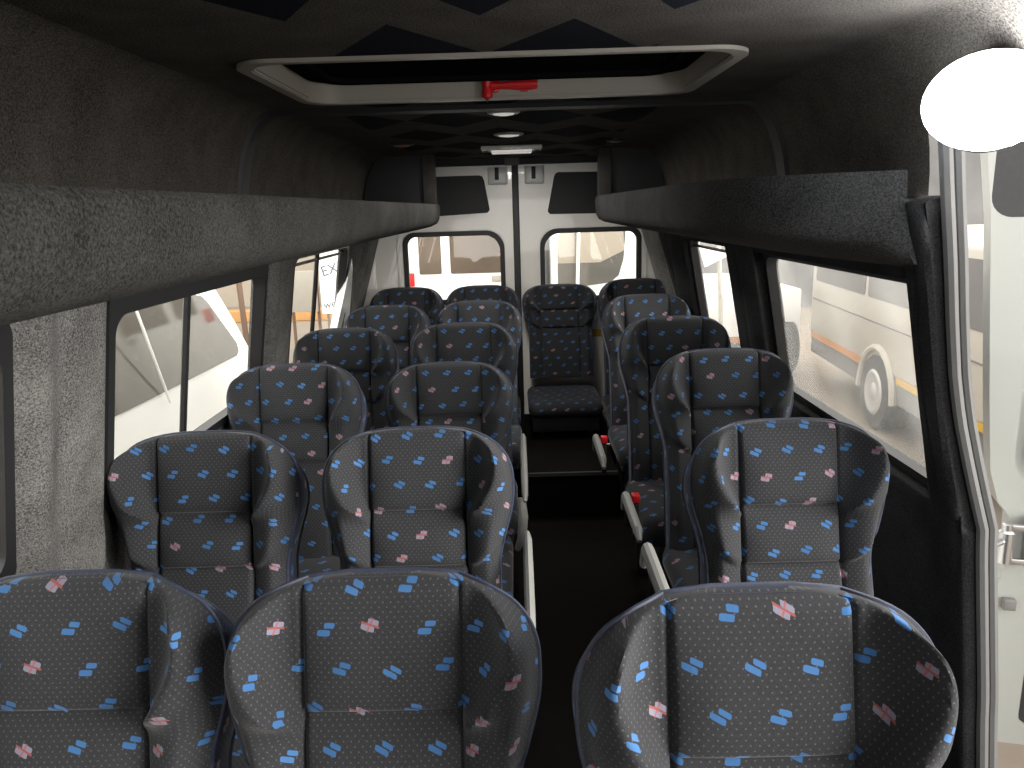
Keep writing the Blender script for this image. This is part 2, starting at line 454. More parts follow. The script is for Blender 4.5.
m.ring(rrect(HX0+.075, HX1-.075, HY0+.075, HY1-.075, .07, 8), rrect(HX0+.10, HX1-.10, HY0+.10, HY1-.10, .06, 8), mp, .032, .0445)
m.build('lid_seal', 'matblack', t)

t = thing('emergency_hammer', 'small red emergency hammer on the back edge of the roof hatch', 'hammer', (.0, HY1-.0475, CZ+ZE+.020))
m = MB(); pts = [(-.05+.125*k/8, 0, .004) for k in range(9)]
m.tube(pts, [.0095, .0095, .010, .0105, .0115, .0125, .0135, .0135, .010], 10); m.build('handle', 'red', t)
m = MB(); m.lathe([(.004, -.030), (.0145, -.026), (.0155, -.012), (.012, 0), (.0155, .012), (.0145, .022), (.005, .027)], (-.062, 0, 0), 'z', 16); m.build('hammer_head', 'red', t)
m = MB(); m.lathe([(.0005, -.038), (.006, -.030)], (-.062, 0, 0), 'z', 10); m.build('hammer_tip', 'steel', t)
for a, b in ((-.045, -.03), (.03, .05)):
    m = MB(); m.box(a, b, .004, .0185, -.012, .02, .002); m.build('bracket', 'red', t)

# ------------------------------------------------------------------ luggage racks
def rack(side, lip, top, y0, y1, label, st=None):
    prof = [(lip+.010, top+.006), (lip+.002, top-.002), (lip, top-.03), (lip+.006, -.048), (lip+.020, -.072), (lip+.05, -.087), (lip+.105, -.099), (.70, -.133),
            (wallx(-.152)-.016, -.152), (wallx(-.03)-.016, -.03), (wallx(0.0)-.030, -.004), (.66, -.006), (lip+.045, -.006), (lip+.022, top-.008)]
    t = thing('luggage_rack', label, 'luggage rack', (side*(lip+.2), (y0+y1)/2, ZE-.1))
    X, Yc, Z = t.location
    m = MB(); n = len(prof); st = st or [(y0, lip), (y1, lip)]; xe = wallx(0)-.030
    for y, lp in st:
        k = (xe+.02-lp)/(xe+.02-lip)
        m.v += [(side*(lp+(p[0]-lip)*k if p[0] < xe else p[0])-X, y-Yc, p[1]+ZE-Z) for p in prof]
    for q in range(len(st)-1):
        for i in range(n): m.f.append((q*n+i, q*n+(i+1) % n, (q+1)*n+(i+1) % n, (q+1)*n+i)); m.mi.append(0)
    tri = tessellate_polygon([[Vector((p[0], p[1], 0)) for p in prof]]); o_ = (len(st)-1)*n
    m.f += [tuple(q) for q in tri]+[tuple(a+o_ for a in q[::-1]) for q in tri]; m.mi += [0]*(2*len(tri))
    m.build('shelf', 'rack' if side < 0 else 'shadedrack', t, smooth=45)
    m = MB(); m.box(side*(lip+.012)-X if side > 0 else side*(lip+.085)-X, side*(lip+.085)-X if side > 0 else side*(lip+.012)-X, y1-.045-Yc, y1-.004-Yc, ZE-.004-Z, ZE+CZ-.004-Z, .006); m.build('end_post', 'rack', t)
    m = MB()
    P = [(lip+.08, 0.0), (wallx(0)-.03, 0.0)]+[(cove(k)[0]-.012, max(.006, cove(k)[1]-.012)) for k in range(9, 0, -1)]+[(lip+.08, CZ-.006)]
    m.holed([(side*p[0]-X, p[1]+ZE-Z) for p in P], [], lambda a, b, d: (a, d, b), y1-.03-Yc, y1-.01-Yc); m.build('end_panel', 'blackpanel', t, smooth=0)
    m = MB(); m.tube([(side*(wallx(-.152)-.02)-X, y0-Yc, ZE-.156-Z), (side*(wallx(-.152)-.02)-X, y1-Yc, ZE-.156-Z)], .005, 6); m.build('edge_strip', 'greyplastic' if side > 0 else 'rack', t)
    return t
rack(-1, .405, .026, -.9, 4.32, 'grey carpeted overhead luggage rack along the left wall above the windows')
rack(1, .445, .045, 1.55, 4.24, 'shade-toned grey carpeted overhead luggage rack along the right wall above the windows',
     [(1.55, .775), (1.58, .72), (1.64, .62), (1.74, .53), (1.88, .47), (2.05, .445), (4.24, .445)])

# ------------------------------------------------------------------ ceiling lights
def round_light(x, y, r, label, mat='lens', rim='greyplastic', name='ceiling_spotlight'):
    t = thing(name, label, 'ceiling light', (x, y, CZ+ZE), group=None)
    m = MB(); m.lathe([(r+.012, -.001), (r+.012, -.006), (r+.002, -.010), (r, -.006)], (0, 0, 0)); m.build('bezel', rim, t)
    m = MB(); m.lathe([(r, -.004), (r*.8, -.011), (r*.4, -.014), (.002, -.015)], (0, 0, 0)); m.build('lens', mat, t)
round_light(-.022, 2.41+.13, .04, 'round white ceiling light just behind the roof hatch')
round_light(-.01, 3.28, .05, 'small round ceiling light just ahead of the rectangular lamp')
round_light(-.50, 3.62, .045, 'round reading light with amber lens above the left luggage rack', 'amber', 'black')
round_light(.49, 3.74, .03, 'small chrome reading light above the right luggage rack', 'steel', 'black')
t = thing('ceiling_lamp', 'rectangular cream ceiling lamp in front of the rear doors', 'ceiling light', (0, 3.95, CZ+ZE))
m = MB(); m.box(-.15, .15, -.08, .08, -.022, -.001, .006); m.build('lamp_body', 'cream', t)
m = MB(); m.box(-.10, .10, -.055, .055, -.034, -.0225, .005); m.build('lens', 'lens', t)
for s in (-1, 1):
    m = MB(); m.box(s*.127-.012, s*.127+.012, -.02, .02, -.027, -.0225, .002); m.build('switch', 'black', t)

# header over the rear doors
m = MB(); m.box(-.92, .92, 4.86, 4.945, ZE+.262, ZE+.32, .01); o = struct(m.build('trim_3', 'blackpanel')); tag(o, 'black header trim above the rear doors')
m = MB(); m.box(-.045, .045, 4.83, 4.862, ZE+.255, ZE+.30, .006); m.build('latch_cover', 'skirt', o)

# ------------------------------------------------------------------ rear doors
def rear_door(n, x0, x1, win, cut_hi, rec, latch, label):
    YD = 4.955
    mp = lambda a, b, d: (a, YD+d, b+ZE)
    o = struct(MB().holed(rrect(x0, x1, -1.58, .30, .02), [win_outer(win), rec], mp, 0, .05).build('door_%d' % n, 'cream', smooth=30)); tag(o, label)
    m = MB(); m.ring(win_outer(win), win_outer(win, .030), mp, -.012, .03); m.build('window_gasket', 'rubber', o)
    m = MB(); m.ring(win_outer(win, -.035), win_outer(win, -.004), mp, -.010, .002); m.build('window_flange', 'cream', o)
    m = MB(); m.holed(win_outer(win, .02), [], mp, .02, .024); m.build('pane', 'glass', o, smooth=0)
    m = MB(); m.holed(rec, [], mp, .018, .030); m.build('recess_panel', 'blackpanel', o, smooth=0)
    m = MB(); m.box(latch-.062, latch+.062, YD-.022, YD-.001, ZE+.145, ZE+.255, .012); lt = m.build('latch', 'white', o)
    m = MB(); m.box(latch-.018, latch+.008, YD-.027, YD-.0225, ZE+.175, ZE+.25, .002); m.build('latch_slot', 'black', lt)
    return o
def win_outer(w, ins=0.0):
    x0, x1, z0, z1, rl, rr = w
    return rrect(x0+ins, x1-ins, z0+ins, z1-ins, [max(.02, .08-ins), max(.02, .08-ins), max(.02, rr-ins*.6), max(.02, rl-ins*.6)], 7)
wl = (-.715, -.062, -.60, -.135, .075, .115); wr = (.165, .815, -.60, -.135, .115, .075)
recL = [(-.72, .205), (-.72, -.03), (-.66, -.045), (-.165, -.025), (-.150, -.010), (-.150, .0), (-.178, .175), (-.190, .20), (-.21, .207)]
recR = [(.75, .205), (.75, -.035), (.70, -.05), (.235, -.045), (.220, -.03), (.220, -.02), (.262, .185), (.272, .205), (.29, .212)]
rear_door(1, -.90, .004, wl, 0, recL[::-1], -.092, 'left cream rear door with a black upper panel')
d2 = rear_door(2, .032, .90, wr, 0, recR, .138, 'right cream rear door with a black upper panel')
m = MB(); m.box(.30, .80, 4.946, 4.953, ZE-.84, ZE-.79); o = m.build('reflector_strip', 'yellow', d2, smooth=0); tag(o, 'yellow reflective strip')
m = MB(); m.box(-.004, .038, 4.935, 5.0, 0.02, ZE+.30, .004); o = struct(m.build('trim_4', 'rubber')); tag(o, 'black rubber seal between the rear doors')
# body beyond rear doors (corner posts)
for sd, n in ((-1, 5), (1, 6)):
    m = MB(); m.box(min(sd*.90, sd*1.06), max(sd*.90, sd*1.06), 4.952, 5.0, 0.0, ZE+.31, .004); o = struct(m.build('trim_%d' % n, 'cream')); tag(o, 'cream corner post beside the rear door')

# ------------------------------------------------------------------ seats
TILT = R(13)
HWM = .234
def hw(s):
    if s < .14:
        tt = max(0.0, (.14-s)/.14); a = HWM*max(0, 1-tt**2.2)**(1/3.2)
        return max(a, .03)
    return HWM-.038*sstep(.16, .36, s)
SH = .74
def gdepth(x, s):
    ax = abs(x); w = hw(s); sx = .118
    xr = .124+.068*sin(pi*min(1, max(0, (s+.035)/.255)))
    up = sstep(.27, .18, s)                       # head wing zone
    mid = sstep(.17, .26, s)
    H = .080*sstep(-.015, .07, s)
    # wing profile
    if ax <= sx: g1 = 0.0
    elif ax < xr: q = (ax-sx)/(xr-sx); g1 = H*q**1.9-.014*sin(pi*q)*sstep(.0, .05, s)
    else:
        q = min(1, (ax-xr)/max(.012, w-xr)); g1 = H*(1-.55*q**1.5-.45*q**4)-.008*q**2
    q = min(1, max(0, (ax-sx)/(w-sx)))
    g2 = .040*sin(min(1, q*1.5)*pi/2)*(1-sstep(.6, 1.0, q)*1.15) if ax > sx else 0.0
    # bolster fades in its lower edge
    sl = .345-.055*sstep(0, .10, ax-sx)
    low = sstep(sl-.004, sl+.012, s)
    fe = sstep(-.004, .022, w-ax); g1 *= fe; g2 *= fe
    g = g1*up*(1-mid)+g2*(1-up*(1-mid))
    if low > 0: g = g*(1-low)+low*(.022*sin(min(1, q*1.4)*pi/2)*(1-sstep(.6, 1, q)) - .012 if ax > sx else 0)
    # cushion pillow and seams
    if ax < sx:
        pw = (1-(ax/sx)**4)
        for (a, b) in ((.0, .205), (.205, .345), (.345, SH)):
            if a <= s < b:
                q = (s-a)/(b-a); g += (.017 if a < .3 else .010)*pw*sstep(-.05, .7, q)*(1-q**22)
    g -= .011*math.exp(-((ax-sx)/.0038)**2)
    if ax < sx: g -= sum(.007*math.exp(-((s-c)/(.003 if s < c else .022))**2) for c in (.2045, .3445))
    else:
        g -= .007*math.exp(-((s-sl)/.005)**2)
        if .02 < s < .215: g -= .004*math.exp(-((ax-xr)/.006)**2)*fe*sstep(.205, .17, s)*sstep(.02, .05, s)
    g -= .030*max(0, 1-s/.028)**2
    edge = w-ax
    g -= .016*max(0, 1-edge/.018)**2
    g += .018*sstep(.30, .55, s)*sstep(SH, .55, s)   # lumbar
    return g
def place(x, s, d):          # back-frame coords -> seat local; x right, s down the back, d towards the sitter
    return (x, -s*sin(TILT)*1.0 - d*cos(TILT)+.16*sin(TILT), SEAT_H - s*cos(TILT) + d*sin(TILT))
SEAT_H = 1.10
S_ROWS = [.0005, .003, .007, .012, .018, .025, .033]+[.033+.0085*k for k in range(1, 47)]+[.424+.02*k for k in range(1, 16)]+[SH]
S_ROWS = sorted(set(round(s, 4) for s in S_ROWS if s <= SH) | {.197, .2005, .205, .2085, .212, .338, .3415, .345, .3485, .352})
NC = 30; NB = 16
def cols(s):
    w = hw(s); inner = min(.1296, w*.93)
    fr = [0, .12, .24, .36, .48, .58, .68, .76, .82, .855, .885, .910, .935, .965, 1.0]
    c = [-inner*q for q in fr[:0:-1]]+[inner*q for q in fr]
    o = [inner+(w-inner)*k/NB for k in range(1, NB+1)]
    return [-v for v in o[::-1]]+c+o
def seat_backrest():
    m = MB(); rows = []; uv = []
    for s in S_ROWS:
        r = []
        C_ = cols(s); G_ = [gdepth(x, s) for x in C_]; mid_ = len(C_)//2
        arc = [0.0]*len(C_)
        for k in range(mid_+1, len(C_)): arc[k] = arc[k-1]+math.hypot(C_[k]-C_[k-1], .85*(G_[k]-G_[k-1]))
        for k in range(mid_-1, -1, -1): arc[k] = arc[k+1]-math.hypot(C_[k]-C_[k+1], .85*(G_[k]-G_[k+1]))
        for x, g, l in zip(C_, G_, arc): r.append(place(x, s, g)); uv.append((l, -s))
        rows.append(r)
    m.grid(rows)
    return m, uv
def outline(d, shrink=1.0, lo=SH):
    P = []
    ss = [s for s in S_ROWS if s <= lo]
    for s in ss[::-1]: P.append((-hw(s)*shrink, s))
    for s in ss: P.append((hw(s)*shrink, s))
    return P
def seat_back_panel():
    m = MB(); uv = []; rows = []
    P = outline(0)
    L = [0]
    for a, b in zip(P, P[1:]): L.append(L[-1]+math.hypot(b[0]-a[0], b[1]-a[1]))
    for (q, sh) in ((0, 1.0), (.10, 1.010), (.35, 1.016), (.60, 1.012), (.80, .99), (.93, .95), (.98, .85), (1.0, .6), (1.0, .25), (1.0, 0.02)):
        r = []
        for (x, s), l in zip(P, L):
            d = -.016-q*(.055+.075*sstep(0, .22, s)); top = sstep(.22, .0, s)
            if q == 0: r.append(place(x, s, gdepth(x, s)))
            else:
                sc = s+top*.5*(-d-.016)
                if sh < .96: sc = .20+(sc-.20)*(1-(.96-sh)*.9) if sc < .20 else sc
                r.append(place(x*sh, sc, d-.030*top*(1-s/.22)*0))
            uv.append((l, d) if sh > .9 else (x*sh, -s))
        rows.append(r)
    m.grid(rows)
    return m, uv
def rounded_box_uv(x0, x1, y0, y1, z0, z1, bev):
    m = MB(); m.box(x0, x1, y0, y1, z0, z1, bev)
    return m, [(p[0], p[1]+p[2]*.9) for p in m.v]

def make_seat(arm=None, buckle=False, legh=.30, cush=.44):
    t = thing('bus_seat', 'patterned bus seat', 'seat', group='patterned passenger seats in rows')
    m, uv = seat_backrest(); m.build('backrest', 'seat', t, smooth=60, uvs=uv)
    m, uv = seat_back_panel(); o = m.build('back_cover', 'side', t, smooth=50, uvs=uv); tag(o, 'dark navy patterned cover wrapping the back')
    P = [p for p in outline(0) if True]
    m = MB(); m.tube([place(x*1.006, s-.001, gdepth(x, s)-.001) for x, s in P], .0036, 6); m.build('piping', 'pipe', t)
    m = MB(); m.tube([place(x*.992, s+sstep(.22, 0, s)*.5*.8*(.055+.075*sstep(0, .22, s)), -.016-.8*(.055+.075*sstep(0, .22, s))) for x, s in P], .0045, 6); m.build('piping', 'pipe', t)
    m, uv = rounded_box_uv(-.22, .22, -.52, -.02, cush-.12, cush, .05); m.build('seat_cushion', 'seat', t, smooth=60, uvs=uv)
    m = MB(); m.box(-.20, .20, -.47, .0, legh, cush-.121, .008); m.build('seat_frame', 'black', t)
    for sx in (-1, 1):
        for (ya, yb) in ((-.42, -.36), (-.09, -.03)):
            m = MB(); m.box(sx*.15-.02, sx*.15+.02, ya, yb, 0, legh-.001, .006); m.build('leg', 'black', t)
    if arm == 'slope':       # aisle side at +x, lowered and sloping towards the front
        m = MB(); x = .268
        m.tube([(x, .10, .775), (x, .04, .785), (x, -.08, .75), (x, -.20, .71), (x, -.27, .68), (x, -.29, .66)], [.014, .020, .021, .021, .019, .010], 10)
        for i, p in enumerate(m.v): m.v[i] = (x+(p[0]-x)*.6, p[1], p[2])
        m.build('armrest', 'greyplastic', t)
        m = MB(); m.tube([(x-.012, -.24, .655), (x-.008, -.26, .59), (x-.014, -.24, .50), (x-.03, -.16, .42)], [.014, .017, .016, .012], 10)
        m.build('armrest_bracket', 'greyplastic', t)
    if arm is not None and arm != 'slope':        # lowered, aisle side at -x; arm = height of the arm
        m = MB(); x = -.345; hz = arm
        m.tube([(x, .02, hz-.06), (x, -.03, hz), (x, -.16, hz-.004), (x, -.30, hz-.008), (x, -.33, hz-.03)], [.014, .020, .020, .019, .010], 10)
        for i, p in enumerate(m.v): m.v[i] = (x+(p[0]-x)*.8, p[1], p[2])
        m.build('armrest', 'armplastic', t)
    if buckle:
        m = MB(); m.box(-.318, -.298, -.03, .0, .44, .575, .004); bk = m.build('belt_buckle', 'black', t)
        m = MB(); m.box(-.322, -.294, -.034, .002, .576, .604, .004); m.build('release_button', 'red', bk)
    return t

protoW = make_seat(); protoA = make_seat('slope'); protoR = make_seat(.80); protoB = make_seat(.60, True)
protoM = make_seat(arm=None, legh=.06, cush=.30)
used = set()
def seat(proto, x, y, top, label, rz=0.0, floor=0.0, sx=1.0):
    o = proto if proto.name not in used else copy_tree(proto)
    used.add(proto.name)
    o.location = (x, y, floor); o.rotation_euler = (0, 0, R(rz))
    o.scale = (sx, 1, (ZE+top-floor)/SEAT_H)
    o['label'] = label
    return o
F = 'blue-flecked charcoal seat '
seat(protoW, -.215, 1.00, -.53, F+'at bottom centre of the photo, left of the aisle')
seat(protoW, -.695, 1.02, -.53, F+'in the bottom left corner, cut by the photo edge')
seat(protoW, .300, .84, -.485, F+'at bottom right, largest seat with wide side wings')
seat(protoW, -.795, 1.79, -.527, F+'in second row against the carpeted left pillar')
seat(protoA, -.255, 1.76, -.522, F+'directly behind the bottom centre seat, left of the aisle')
seat(protoR, .645, 1.72, -.515, F+'beside the front right window, behind the largest right seat')
seat(protoW, -.785, 2.56, -.507, F+'in third row by the left sliding window showing a white car')
seat(protoA, -.255, 2.70, -.545, F+'in third row left of the aisle with grey armrest')
seat(protoB, .710, 2.53, -.49, F+'third from front on the right side, before the pillar')
seat(protoW, -.79, 3.40, -.51, F+'in fourth row under the rear left side window')
seat(protoW, -.235, 3.26, -.48, F+'in fourth row left of the aisle, third from the back')
seat(protoB, .675, 3.18, -.465, F+'fourth from front on the right side')
seat(protoW, -.70, 4.07, -.49, F+'in fifth row by the left rear pillar')
seat(protoW, -.205, 4.12, -.485, F+'in fifth row left of the aisle, just before the back row')
seat(protoW, .70, 4.03, -.465, F+'fifth from front on the right, partly hiding the back corner seat')
seat(protoW, -.69, 4.77, -.465, F+'in back row at far left, below the left rear window')
seat(protoW, -.208, 4.77, -.465, F+'in back row, second from left beside the door seam')
seat(protoM, .278, 4.80, -.475, F+'alone at the far end of the aisle', floor=.25)
seat(protoW, .745, 4.67, -.44, F+'in back row at far right corner')

# ------------------------------------------------------------------ side entrance: seal, lamp, hinged door
m = MB()
def sealx(z): return wallx(z)-.03
pts = []
for k in range(40):
    z = .12-1.6*k/39; bulge = .0
    pts.append((wallx(z)-.012, entry(z)-.008, z+ZE))
m.tube([(p[0]+.008, p[1], p[2]) for p in pts], .013, 8); m.tube([(p[0]+.034, p[1]+.006, p[2]) for p in pts], .012, 8)
o = struct(m.build('trim_7', 'sealgrey')); tag(o, 'grey rubber seal along the edge of the side entrance')

t = thing('entrance_lamp', 'glaring white lamp above the side entrance at top right', 'lamp', (.752, 1.265, ZE+.142), R(-32))
m = MB(); m.lathe([(.02, .03), (.07, .028), (.078, .01), (.076, -.003), (.02, -.004)], (0, 0, 0), 'y', 32); m.build('lamp_housing', 'greyplastic', t)
m = MB()
rows = []
for i in range(10):
    a = i/9*pi/2; c_ = max(.02, cos(a)); rows.append([(.094*c_*cos(2*pi*k/32), -.0045-.060*sin(a), .075*c_*sin(2*pi*k/32)) for k in range(33)])
m.grid(rows); m.build('lens', 'led', t)

# opened white door hinged on the rear post of the side entrance
dx, dy = 1.135, 1.83
t = struct(bpy.data.objects.new('door_3', None)); COL.objects.link(t); t.location = (dx, dy, ZE); t.rotation_euler = (0, 0, R(-14)); tag(t, 'open white side door seen beyond the entrance post')
mp = lambda a, b, d: (a, d, b)
edge = [(.13, -1.45), (.95, -1.45), (.95, .30), (.10, .30), (.0, .26), (-.035, .10), (-.012, -.05), (.006, -.25), (.03, -.50), (.05, -.68), (.075, -.76), (.105, -.80), (.112, -.92), (.098, -.98), (.098, -1.04), (.112, -1.12)]
win = rrect(.0, .75, -.055, .24, .05)[:]
win = [(x-.015, z) for x, z in win]
pan = rrect(.10, .84, -.72, -.14, .08); low = rrect(.185, .86, -1.40, -1.12, .04)
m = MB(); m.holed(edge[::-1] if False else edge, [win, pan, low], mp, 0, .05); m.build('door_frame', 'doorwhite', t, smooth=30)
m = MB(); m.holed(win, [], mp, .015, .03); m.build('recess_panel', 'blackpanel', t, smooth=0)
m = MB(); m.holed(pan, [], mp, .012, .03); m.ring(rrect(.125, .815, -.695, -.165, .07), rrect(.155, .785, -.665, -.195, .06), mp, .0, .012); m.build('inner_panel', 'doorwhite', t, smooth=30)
m = MB(); m.holed(low, [], mp, .02, .03); m.build('lower_recess', 'blackpanel', t, smooth=0)
h = MB(); h.lathe([(.004, -.055), (.018, -.05), (.018, .03), (.012, .035), (.012, .05), (.004, .055)], (.085, -.05, -.85), 'z', 14)
h.box(.085, .16, -.056, -.044, -.815, -.80, .002); h.box(.085, .16, -.056, -.044, -.905, -.89, .002); h.box(.14, .16, -.05, -.001, -.92, -.79, .002)
h.tube([(.085, -.05, -.84), (.03, -.10, -.845), (-.02, -.16, -.83)], .008, 8)
h.build('hinge', 'steel', t)
m = MB(); m.box(.11, .14, -.02, -.001, -1.05, -1.02, .003); m.build('door_stop', 'skirt', t)

# ------------------------------------------------------------------ outside
m = MB(); m.grid([[(-30+60*i/20, -8+40*j/20, GZ) for i in range(21)] for j in range(21)])
o = struct(m.build('ground', 'ground', smooth=0, recalc=False)); tag(o, 'sandy yard around the bus')

def wheel(parent, x, y, z, r, w, side):
    m = MB(); m.lathe([(r*.62, -w/2), (r*.94, -w/2), (r, -w/2+.03), (r, w/2-.03), (r*.94, w/2), (r*.62, w/2)], (x, y, z), 'x', 32); wo = m.build('wheel', 'tyre', parent)
    m = MB(); q = side*(w/2+.002)
    m.lathe([(r*.60, 0), (r*.52, side*.012), (r*.30, -side*.01), (r*.14, side*.02), (.01, side*.025)], (x+q, y, z), 'x', 24); m.build('hub', 'rim', wo)

# white people carrier parked alongside on the left
t = thing('parked_car', 'white people carrier parked close alongside, seen through the left window', 'car', (-3.1, 3.6, GZ))
lx, ly, lz = t.location
def E(z): return z+ZE-GZ
prof = [(.3, -1.88), (6.35, -1.88), (6.62, -1.75), (6.66, -1.45), (6.53, -1.17), (6.30, -.84), (6.06, -.53), (5.92, -.455), (5.5, -.43), (3.2, -.40), (2.5, -.45), (1.7, -1.0), (.5, -1.15), (.15, -1.4)]
def tumble(z): return .78-.10*max(0, min(1, (z+1.12)/.7))
m = MB(); n = len(prof)
for sd in (1, -1): m.v += [(sd*tumble(z), y-ly, E(z)) for y, z in prof]
for i in range(n): m.f.append((i, (i+1) % n, n+(i+1) % n, n+i)); m.mi.append(0)
tri = tessellate_polygon([[Vector((y, z, 0)) for y, z in prof]])
m.f += [tuple(q) for q in tri]+[tuple(a+n for a in q[::-1]) for q in tri]; m.mi += [0]*(2*len(tri))
m.build('car_body', 'carwhite', t, smooth=30)
for sd in (1, -1):
    mp = lambda a, b, d: (sd*(tumble(b)+d), a-ly, E(b))
    gl = [(3.0, -1.08), (4.6, -1.105), (6.16, -1.12), (6.225, -1.09), (6.22, -1.02), (5.86, -.64), (5.78, -.585), (5.66, -.56), (4.2, -.54), (3.1, -.54), (2.9, -.60), (2.9, -1.02)]
    m = MB(); m.holed(gl, [], mp, .002, .008); g = m.build('side_window', 'greyglass', t, smooth=0)
    m = MB(); m.box(min(sd*.785, sd*.81), max(sd*.785, sd*.81), 3.62-ly, 3.90-ly, E(-1.235), E(-1.205), .004); m.build('door_handle', 'skirt', t)
    for wy in (1.3, 5.5): wheel(t, sd*.70, wy-ly, .33, .33, .22, sd)

m = MB(); m.tube([(.84, 4.50-ly, E(-.52)), (.83, 4.66-ly, E(-.85)), (.81, 4.84-ly, E(-1.18))], .009, 6); m.build('aerial', 'boardw', t)

# white van crossing behind the left rear door, and another vehicle behind the right one
t = thing('parked_van', 'white van with brown tinted windows and a red tail light behind the left rear door', 'van', (-.2, 9.0, GZ))
m = MB(); m.box(-1.25, .52, -.40, 1.3, .35, 2.3, .06); m.build('van_body', 'carwhite', t)
for (a, b) in ((-.87, -.62), (-.52, .06)):
    m = MB(); m.holed(rrect(a, b, E(-.70), E(-.20), .02), [], lambda x, z, d: (x, d, z), -.408, -.401); m.build('van_window', 'carglass', t, smooth=0)
m = MB(); m.box(-1.03, -.93, -.412, -.401, E(-.83), E(-.68), .004); m.build('tail_light', 'red', t)
m = MB(); m.box(-.06, .04, -.425, -.401, E(-.80), E(-.73), .01); m.build('door_handle', 'board', t)
for sx in (-.8, .15): wheel(t, sx*1.0, -.27, .33, .33, .2, -1)

t = thing('parked_minibus', 'white minibus with a large tilted screen behind the right rear door', 'minibus', (1.25, 8.35, GZ))
m = MB(); m.box(-.85, .70, -.30, 2.2, .35, 2.5, .08); m.build('minibus_body', 'carwhite', t)
scr = [(-.80, E(-.86)), (-.25, E(-.79)), (-.16, E(-.72)), (-.11, E(-.55)), (-.09, E(-.27)), (-.15, E(-.20)), (-.70, E(-.20)), (-.80, E(-.35))]
m = MB(); m.holed(scr, [], lambda x, z, d: (x, d, z), -.310, -.301); m.build('screen', 'greyglass', t, smooth=0)
m = MB(); m.holed([(-.80, E(-.32)), (-.74, E(-.22)), (-.12, E(-.22)), (-.10, E(-.46)), (-.36, E(-.58)), (-.80, E(-.58))], [], lambda x, z, d: (x, d, z), -.316, -.3105); m.build('facade_reflection', 'beige', t, smooth=0)  # beige plate painting a building's reflection onto the screen
m = MB(); m.tube([(-.60, -.33, E(-.90)), (-.58, -.33, E(-.22))], .018, 8); m.build('screen_bar', 'boardw', t)
for sx in (-.7, .55): wheel(t, sx, .2, .33, .33, .2, -1)

# white bus with a yellow stripe on the right
t = thing('parked_bus', 'white bus with yellow and orange reflective stripe outside the right window', 'bus', (3.2, 5.0, GZ), R(-5))
def B(z): return z+ZE-GZ
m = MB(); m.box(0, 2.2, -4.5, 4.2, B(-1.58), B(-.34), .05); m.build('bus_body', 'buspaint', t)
m = MB(); m.box(.02, 2.15, -4.4, 4.15, B(-1.80), B(-1.579), .0); m.build('skirt', 'skirt', t, smooth=0)
for k in range(5):
    m = MB(); m.holed(rrect(-4.2+1.66*k, -2.62+1.66*k, B(-.93), B(-.44), .05), [], lambda y, z, d: (d, y, z), -.006, .0005); m.build('bus_window', 'skirt', t, smooth=0)
m = MB(); m.box(-.004, .0005, -4.4, 1.55, B(-1.61), B(-1.55)); m.build('stripe', 'yellow', t, smooth=0)
m = MB(); m.box(-.004, .0005, 2.45, 4.1, B(-1.61), B(-1.54)); tag(m.build('stripe', 'orange', t, smooth=0), 'orange reflective stripe')
m = MB(); m.tube([(-.002, -4.4, B(-1.15)), (-.002, 4.1, B(-1.15))], .008, 6); m.build('rub_rail', 'skirt', t)
m = MB(); m.tube([(-.004, 2.0+.42*cos(a*pi/12), .33+.45*sin(a*pi/12)) for a in range(13)], .035, 8); m.build('wheel_arch', 'buspaint', t)
wheel(t, .10, 2.0, .36, .36, .24, -1); wheel(t, .12, -3.0, .36, .36, .24, -1)
m = MB(); m.lathe([(.03, 0), (.028, -.01), (.01, -.015)], (-.001, .55, B(-1.70)), 'x', 14); m.build('marker_lamp', 'orange', t)

# flat white truck trailer further back
t = thing('parked_trailer', 'white trailer with orange tape along its lower edge, beyond the right windows', 'trailer', (2.3, 10.2, GZ))
m = MB(); m.box(-.30, 1.20, -.9, 1.5, B(-1.72), B(-1.06), .03); m.build('trailer_body', 'carwhite', t)
m = MB(); m.box(-.28, 1.18, -.905, -.8995, B(-1.71), B(-1.63)); m.build('reflective_tape', 'orange', t, smooth=0)
m = MB(); m.box(-.2, 1.1, -.7, 1.3, B(-1.95), B(-1.721)); m.build('chassis', 'tyre', t, smooth=0)
wheel(t, 1.0, -.75, .36, .36, .28, -1); wheel(t, -.1, -.75, .36, .36, .28, -1)

# pole with a white sheet
t = thing('flag_pole', 'thin grey pole carrying a white pennant outside the rear right window', 'pole', (2.0, 7.3, GZ))
m = MB(); m.tube([(0, 0, 0), (-.03, 0, 1.2), (-.10, 0, 2.25)], .022, 8); m.build('pole', 'board', t)
m = MB(); m.holed([(-.26, E(-.40)), (.10, E(-.46)), (-.20, E(-.60))], [], lambda x, z, d: (x, d, z), -.03, -.02); m.build('pennant', 'boardw', t, smooth=0)

# kerb, facade, boards, posts on the left
m = MB(); m.box(-14, -2.6, 15.6, 15.9, GZ, GZ+.24, .02); tag(m.build('kerb', 'kerb'), 'low ochre painted kerb along the yard at left', 'kerb')
m = MB(); m.box(-14, -1.2, 18.5, 18.8, GZ, GZ+5); tag(m.build('facade', 'beige', smooth=0), 'beige building facade beyond the kerb at left', 'building')
m = MB(); m.box(-.8, 14, 15.5, 15.8, GZ, GZ+4.5); tag(m.build('shed_wall', 'backgrey', smooth=0), 'dark grey mottled wall beyond the parked bus and trailer', 'building')
t = thing('advertising_board', 'grey board on two dark legs outside the rear left side window', 'board', (-2.70, 9.7, GZ))
m = MB(); m.box(-.17, .17, -.02, .02, E(-1.22), E(-.70), .004); m.build('panel', 'board', t)
for s in (-1, 1):
    m = MB(); m.box(s*.165-.018, s*.165+.018, .021, .05, .0, E(-.68), .004); m.build('leg', 'brown', t)
